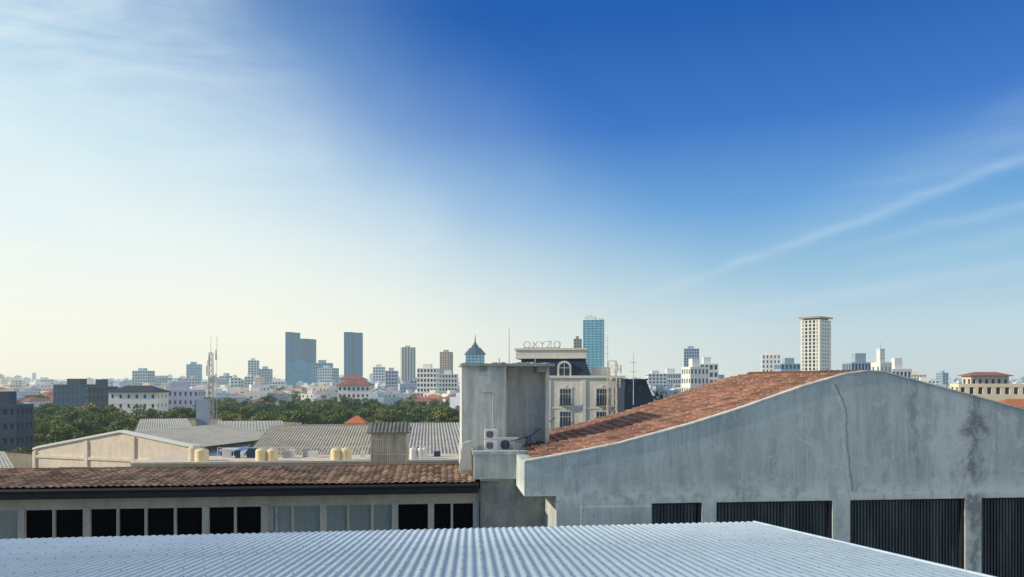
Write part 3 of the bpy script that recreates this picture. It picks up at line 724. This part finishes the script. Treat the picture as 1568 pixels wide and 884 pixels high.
roofq('side_roof',f6,76,668,268,330,84,654,285,322,14,fr_bl)
f7=empty('small_white_shed',yaw=TH)
roofq('main_roof',f7,60,718,-80,22,66,692,-60,6,16,fr_asb2)
tr=empty('factory_terrace',yaw=TH); B=45
mb=MB(); mb.box(A(200,B),A(705,B),B,B+4.5,0,Zz(450,709,B)); mb.box(A(200,B),A(705,B),B-0.1,B+0.15,Zz(450,709,B)+0.002,Zz(450,706,B))
mb.obj('terrace_wall',[fw_cream],tr)
mb=MB()
for k in range(60):
    x=A(300,B)+k*0.33; mb.rod((x,B+4.2,Zz(450,709,B)),(x,B+4.2,Zz(450,709,B)+0.55),0.02,4)
mb.rod((A(300,B),B+4.2,Zz(450,709,B)+0.55),(A(300,B)+20,B+4.2,Zz(450,709,B)+0.55),0.025,4)
mb.obj('terrace_railing',[fw_white],tr)
mb=MB()
for k in range(16):
    x=A(U(310,690),B+3); w=U(0.15,0.6); b=B+U(2.5,4); mb.box(x,x+w,b,b+U(0.2,0.4),Zz(450,709,B),Zz(450,709,B)+U(0.15,0.6),k%3)
mb.obj('terrace_clutter',[fw_white,fw_dark,fr_grey],tr)
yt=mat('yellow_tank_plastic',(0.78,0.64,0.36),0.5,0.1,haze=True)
def tank(u,B,r,h,m,zb):
    e=empty('water_tank',(0,0,0),TH); a=A(u,B); mb=MB()
    prof_=[(r*0.96,0),(r,0.05),(r,h*0.3),(r*0.96,h*0.33),(r,h*0.36),(r,h*0.6),(r*0.96,h*0.63),(r,h*0.66),(r,h*0.85),(r*0.75,h*0.97),(r*0.3,h),(r*0.3,h*1.06),(0.01,h*1.07)]
    for (r0,z0_),(r1,z1_) in zip(prof_,prof_[1:]): mb.cyl((a,B,zb+z0_),r0,z1_-z0_+1e-4,18,r2=r1,cap=False)
    mb.obj('ribbed_drum',[m],e,smooth=False)
zt_=Zz(450,709,B)
for u in (400,417,515,530): tank(u,46.2,0.34,0.75,yt,zt_)
tank(309,46.0,0.4,0.8,yt,zt_); tank(297,46.8,0.32,0.9,fw_cream,zt_)
for u in (632,644,650): tank(u,46.5,0.2,0.7,white_p,zt_)
mb=MB(); e=empty('rooftop_shed',yaw=TH); B=52
mb.box(A(338,B),A(357,B),B,B+1.2,Zz(350,712,B),Zz(350,691,B)); mb.obj('walls',[fr_slate],e)
mb=MB(); mb.box(A(336,B),A(359,B),B-0.2,B+1.4,Zz(350,691,B),Zz(350,689,B)); mb.obj('roof_sheet',[fr_bl],e)
tower('orange_roof_pavilion',533,556,648,85,3,3,[fw_cream,fg_dark],sf=0.5,pw=0.5,extra=hip(fr_orange,0.4,0.8),roof=False)
tower('grey_house_block',286,330,650,95,4,4,[fw_grey,fg_dark],sf=0.5,pw=0.5,dr=0.6)

# ================================================================= ground
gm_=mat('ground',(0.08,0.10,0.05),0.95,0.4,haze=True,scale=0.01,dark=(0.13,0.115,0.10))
mb=MB(); S=60000
mb.quad((-S,-2000,0),(S,-2000,0),(S,S,0),(-S,S,0)); mb.obj('ground',[gm_])
# ================================================================= distant city
def house(mb,x,y,w,d,h,rh,yaw,wm,rm):
    M_=Matrix.Translation((x,y,0))@Matrix.Rotation(yaw,4,'Z')
    mb.box(-w/2,w/2,-d/2,d/2,0,h,wm,M_)
    if rh>0:
        X=w/2+0.6;Y=d/2+0.6; r=max(0,X-Y)
        T=lambda p: tuple(M_@Vector(p))
        P=[T((-X,-Y,h)),T((X,-Y,h)),T((X,Y,h)),T((-X,Y,h))]; a,b=T((-r,0,h+rh)),T((r,0,h+rh))
        mb.quad(P[0],P[1],b,a,rm); mb.quad(P[2],P[3],a,b,rm); mb.tri(P[1],P[2],b,rm); mb.tri(P[3],P[0],a,rm)
    else:
        mb.box(-w/2+0.3,w/2-0.3,-d/2+0.3,d/2-0.3,h,h+0.02,rm,M_); mb.box(-w*0.3,w*0.05,-d*0.2,d*0.2,h+0.02,h+2.2,wm,M_)
    nf=max(1,int(h/3.3))
    for k in range(nf):
        z=k*3.3+1.1; n=max(2,int(w/2.6))
        for j in range(n):
            if R()<0.2: continue
            xx=-w/2+(j+0.5)*w/n; mb.box(xx-0.55,xx+0.55,-d/2-0.05,-d/2+0.02,z,min(z+1.4,h-0.3),9,M_)
dm=[fw_white,fw_cream,fw_grey,fw_lilac,fr_red,fr_orange,fr_grey,fr_asb,fw_brown,fg_dark,fr_bl]
mb=MB()
for k in range(1800):
    d=400*math.exp(U(0,2.1)); 
    x=U(-0.75,0.75)*d
    h=random.choice([4,5,6,7,8,9,10]) if R()<0.93 else U(11,16)
    if d>900: h*=1.2
    w=U(8,17); rh=random.choice([0,2,2.5,3]) if h<10 else 0
    rm=random.choice([4,6,4,10,7,5,6,4,8,6]) 
    wm=random.choice([0,0,0,1,2,3,2,0])
    house(mb,x,d,w,U(8,14),h,rh,U(-0.6,0.6),wm,rm)
mb.obj('distant_city_houses',dm)
mb=MB()
for k in range(190):
    d=750*math.exp(U(0,1.9)); x=U(-0.75,0.75)*d
    h=U(12,22) if R()<0.88 else U(22,34)
    if d>2500: h*=1.3
    w=U(10,26)
    n0=len(mb.v); grid(mb,-w/2,w/2,-7,7,0,h,int(h/3.4),int(w/3.5),4,wall=random.choice([0,0,1,2,3,2]),glass=9,sf=0.45,pw=0.4)
    T=Matrix.Translation((x,d,0))@Matrix.Rotation(U(-0.5,0.5),4,'Z')
    for i in range(n0,len(mb.v)): mb.v[i]=tuple(T@Vector(mb.v[i]))
mb.obj('distant_city_blocks',dm)

# ================================================================= trees
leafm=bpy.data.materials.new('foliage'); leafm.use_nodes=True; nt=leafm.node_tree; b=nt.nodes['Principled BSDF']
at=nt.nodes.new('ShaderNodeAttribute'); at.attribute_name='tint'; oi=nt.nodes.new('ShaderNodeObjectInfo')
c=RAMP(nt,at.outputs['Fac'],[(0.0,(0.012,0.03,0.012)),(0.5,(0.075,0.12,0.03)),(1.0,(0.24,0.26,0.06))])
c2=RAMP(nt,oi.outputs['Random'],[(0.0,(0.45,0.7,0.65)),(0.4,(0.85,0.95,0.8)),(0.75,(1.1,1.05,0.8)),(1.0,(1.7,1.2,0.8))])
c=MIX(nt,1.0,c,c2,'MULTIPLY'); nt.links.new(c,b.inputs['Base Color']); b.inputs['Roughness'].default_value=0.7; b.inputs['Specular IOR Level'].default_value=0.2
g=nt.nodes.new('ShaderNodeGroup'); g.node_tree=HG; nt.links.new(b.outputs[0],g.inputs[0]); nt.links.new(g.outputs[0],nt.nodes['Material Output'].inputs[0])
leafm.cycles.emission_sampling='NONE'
bark=mat('bark',(0.09,0.07,0.05),0.9,0.2)
def tree_mesh(flat,nleaf=2300):
    mb=MB(); mb.t=[]
    def rd(p,q,r,r2): 
        n=len(mb.v); mb.rod(p,q,r,6,1,r2); mb.t+= [0.5]*(len(mb.v)-n)
    rd((0,0,0),(0.02,0,0.45),0.028,0.02)
    blobs=[]
    for k in range(15):
        a=U(0,6.28); rr=U(0.05,0.36); z=U(0.42,0.88)-rr*0.3; 
        c=(rr*math.cos(a),rr*math.sin(a),z); blobs.append((c,U(0.08,0.18)))
        rd((0.02,0,U(0.3,0.45)),c,0.012,0.004)
    for k in range(nleaf):
        bi=random.randrange(len(blobs)); (cx,cy,cz),r=blobs[bi]
        v=Vector((random.gauss(0,1),random.gauss(0,1),random.gauss(0,1))).normalized(); q=r*(U(0.6,1.15))
        p=Vector((cx,cy,cz))+Vector((v.x*q,v.y*q,v.z*q*flat))
        n=(v+Vector((U(-1,1),U(-1,1),U(-1,1)))*0.7).normalized(); t1=n.orthogonal().normalized(); t2=n.cross(t1); s=U(0.013,0.03)
        an=U(0,3.14); t1,t2=t1*math.cos(an)+t2*math.sin(an),-t1*math.sin(an)+t2*math.cos(an)
        j=len(mb.v); mb.v+=[tuple(p+t1*s),tuple(p+t2*s*0.8),tuple(p-t1*s*U(.6,1.1)),tuple(p-t2*s*0.7)]
        mb.f.append((j,j+1,j+2,j+3)); mb.m.append(0)
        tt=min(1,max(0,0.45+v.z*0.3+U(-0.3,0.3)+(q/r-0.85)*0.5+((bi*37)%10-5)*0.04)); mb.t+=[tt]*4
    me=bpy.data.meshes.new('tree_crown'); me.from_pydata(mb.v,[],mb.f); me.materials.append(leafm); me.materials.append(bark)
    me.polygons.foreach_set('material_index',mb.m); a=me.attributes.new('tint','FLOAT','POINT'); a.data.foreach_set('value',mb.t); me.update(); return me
protos=[tree_mesh(fl) for fl in (0.75,0.6,0.9,0.7,0.8)]
tb=empty('tree_belt')
def tree(x,y,h,wide=1.0,parent=tb,name='tree_crown'):
    o=bpy.data.objects.new(name,random.choice(protos)); scn.collection.objects.link(o); o.location=(x,y,0)
    o.scale=(h*wide*U(.8,1.2),h*wide*U(.8,1.2),h); o.rotation_euler=(0,0,U(0,6.28)); o.parent=parent
for k in range(100):
    d=U(115,260); u=U(-40,335); x=(u-784)/F*d; tree(x,d,U(8.5,13.5) if d>140 else U(7,10.5),1.1)
for k in range(150):
    d=U(190,330); u=U(320,720); x=(u-784)/F*d; tree(x,d,U(8,14),1.1)
for k in range(480):
    d=330*math.exp(U(0,1.3)); u=U(-60,1640); x=(u-784)/F*d; tree(x,d,U(6,12.5),1.2)
for u,d,h in ((1008,120,19.2),(1022,125,19.8),(1036,130,19.5),(1050,150,18.5),(1000,130,18.5),(985,140,19),(1030,110,17)):
    tree((u-784)/F*d,d,h,0.6)
for k in range(26):
    d=U(150,330); u=U(1385,1650); tree((u-784)/F*d,d,U(15,18.5),0.9)

# ================================================================= world / sky
w=bpy.data.worlds.new('World'); scn.world=w; w.use_nodes=True; nt=w.node_tree; bg=nt.nodes['Background']
w.cycles.sampling_method='MANUAL'; w.cycles.sample_map_resolution=512
tc=nt.nodes.new('ShaderNodeTexCoord'); nv=nt.nodes.new('ShaderNodeVectorMath'); nv.operation='NORMALIZE'; nt.links.new(tc.outputs['Generated'],nv.inputs[0])
sp=nt.nodes.new('ShaderNodeSeparateXYZ'); nt.links.new(nv.outputs[0],sp.inputs[0]); X,Y,Zc=sp.outputs
deg=57.29578
el=M(nt,'MULTIPLY',M(nt,'ARCSINE',Zc),deg)
sa=math.radians(-72)
xr=M(nt,'SUBTRACT',M(nt,'MULTIPLY',X,math.cos(sa)),M(nt,'MULTIPLY',Y,math.sin(sa)))
yr=M(nt,'ADD',M(nt,'MULTIPLY',X,math.sin(sa)),M(nt,'MULTIPLY',Y,math.cos(sa)))
rel=M(nt,'ABSOLUTE',M(nt,'MULTIPLY',M(nt,'ARCTAN2',xr,yr),deg))
azc=M(nt,'SUBTRACT',rel,72.0)
def SS(x,a,b):
    m=nt.nodes.new('ShaderNodeMapRange'); m.interpolation_type='SMOOTHSTEP'; m.inputs[1].default_value=a; m.inputs[2].default_value=b
    nt.links.new(x,m.inputs[0]); return m.outputs[0]
elp=M(nt,'MAXIMUM',el,0.0); ef=M(nt,'DIVIDE',elp,90.0)
q=90.
right=RAMP(nt,ef,[(0,(0.62,0.73,0.76)),(3.6/q,(0.56,0.71,0.78)),(8/q,(0.33,0.57,0.76)),(12.5/q,(0.15,0.39,0.73)),(18.5/q,(0.045,0.19,0.60)),(26/q,(0.008,0.11,0.45)),(45/q,(0.01,0.10,0.38)),(1,(0.01,0.10,0.36))])
left=RAMP(nt,ef,[(0,(1.0,1.0,0.85)),(6/q,(1.0,1.02,0.90)),(10/q,(0.92,1.0,0.94)),(16/q,(0.70,0.90,0.95)),(24/q,(0.42,0.67,0.86)),(45/q,(0.2,0.42,0.7)),(1,(0.1,0.3,0.6))])
vec=nt.nodes.new('ShaderNodeCombineXYZ'); nt.links.new(M(nt,'DIVIDE',azc,10.0),vec.inputs[0]); nt.links.new(M(nt,'DIVIDE',el,10.0),vec.inputs[1])
V=vec.outputs[0]
nb=NOISE(nt,V,0.9,3,0.5)
edge=M(nt,'SUBTRACT',10.0,M(nt,'MULTIPLY',elp,1.3))
wr=M(nt,'DIVIDE',M(nt,'ADD',M(nt,'SUBTRACT',edge,azc),M(nt,'ADD',24.0,M(nt,'MULTIPLY',M(nt,'SUBTRACT',nb,0.5),8.0))),50.0,clamp=True)
wv=SS(wr,0,1)
sky=MIX(nt,wv,right,left)
mp=nt.nodes.new('ShaderNodeMapping'); mp.inputs['Rotation'].default_value=(0,0,math.radians(14)); mp.inputs['Scale'].default_value=(0.45,1.7,1); nt.links.new(V,mp.inputs[0])
wn=NOISE(nt,mp.outputs[0],1.3,7,0.6,dist=0.5)
wis=RAMP(nt,wn,[(0.38,0.0),(0.70,1.0)])
e2=M(nt,'SUBTRACT',10.0,M(nt,'MULTIPLY',elp,1.0))
vv=SS(M(nt,'ADD',M(nt,'SUBTRACT',e2,azc),M(nt,'MULTIPLY',M(nt,'SUBTRACT',nb,0.5),6.0)),0,9)
far_l=SS(azc,-12,-34)
vf=M(nt,'MULTIPLY',vv,M(nt,'ADD',0.09,M(nt,'MULTIPLY',wis,M(nt,'ADD',0.18,M(nt,'MULTIPLY',far_l,0.6)))))
vf=M(nt,'MULTIPLY',vf,SS(elp,3,12))
sky=MIX(nt,vf,sky,(0.86,0.97,1.0))
nS=M(nt,'MULTIPLY',M(nt,'SUBTRACT',NOISE(nt,V,1.6,3,0.5),0.5),1.0)
mq=nt.nodes.new('ShaderNodeMapping'); mq.inputs['Rotation'].default_value=(0,0,-math.atan(0.3)); mq.inputs['Scale'].default_value=(0.4,4.0,1); nt.links.new(V,mq.inputs[0])
texS=RAMP(nt,NOISE(nt,mq.outputs[0],2.0,6,0.6),[(0.28,0.3),(0.68,1.0)])
fadeS=M(nt,'MULTIPLY',SS(azc,75,50),texS)
def streakf(el0,az0,slope,wd,amp,a_in,a_out):
    line=M(nt,'ADD',el0,M(nt,'MULTIPLY',M(nt,'SUBTRACT',azc,az0),slope))
    dd=M(nt,'DIVIDE',M(nt,'ADD',M(nt,'SUBTRACT',el,line),nS),wd)
    gsn=M(nt,'EXPONENT',M(nt,'MULTIPLY',M(nt,'MULTIPLY',dd,dd),-1.0))
    return M(nt,'MULTIPLY',M(nt,'MULTIPLY',gsn,amp),M(nt,'MULTIPLY',SS(azc,a_in,a_out),fadeS))
for a in ((5.75,8.3,0.31,0.40,0.30,4,20),(6.4,8.3,0.33,1.3,0.20,14,34),(8.3,19,0.17,0.35,0.24,20,32),(6.8,20,0.17,0.6,0.16,22,34),(11.5,20,0.36,1.3,0.07,14,28),(4.5,12,0.12,0.5,0.2,6,20)):
    sky=MIX(nt,streakf(*a),sky,(0.72,0.88,0.97))
sky=MIX(nt,M(nt,'MULTIPLY',SS(azc,52,95),0.85),sky,(1.55,1.58,1.46))  # bright whitish sky added behind the camera to fill front-facing walls
ni=nt.nodes.new('ShaderNodeTexSky'); ni.sky_type='NISHITA'; ni.sun_disc=False; ni.sun_elevation=math.radians(SUN_EL); ni.sun_rotation=math.radians(SUN_AZ); ni.dust_density=1.5; ni.ozone_density=3
sc=nt.nodes.new('ShaderNodeVectorMath'); sc.operation='SCALE'; sc.inputs['Scale'].default_value=8.3; nt.links.new(sky,sc.inputs[0])
fin=MIX(nt,0.88,ni.outputs[0],sc.outputs[0])
nt.links.new(fin,bg.inputs[0]); bg.inputs[1].default_value=0.12
S_=Vector((math.sin(math.radians(SUN_AZ))*math.cos(math.radians(SUN_EL)),math.cos(math.radians(SUN_AZ))*math.cos(math.radians(SUN_EL)),math.sin(math.radians(SUN_EL))))
sl_=bpy.data.lights.new('sun','SUN'); sl_.energy=4.2; sl_.angle=math.radians(0.5); sl_.color=(1.0,0.88,0.70)
so=bpy.data.objects.new('sun',sl_); scn.collection.objects.link(so); so.rotation_euler=S_.to_track_quat('Z','Y').to_euler(); so.location=(-50,20,80)
cd=bpy.data.cameras.new('camera'); co=bpy.data.objects.new('camera',cd); scn.collection.objects.link(co)
co.location=(0,0,H); co.rotation_euler=(math.pi/2,0,0); cd.lens=36*F/1568; cd.sensor_width=36; cd.shift_y=138/1568; cd.clip_start=0.1; cd.clip_end=100000
scn.camera=co
scn.view_settings.view_transform='Standard'; scn.view_settings.look='None'; scn.view_settings.exposure=0
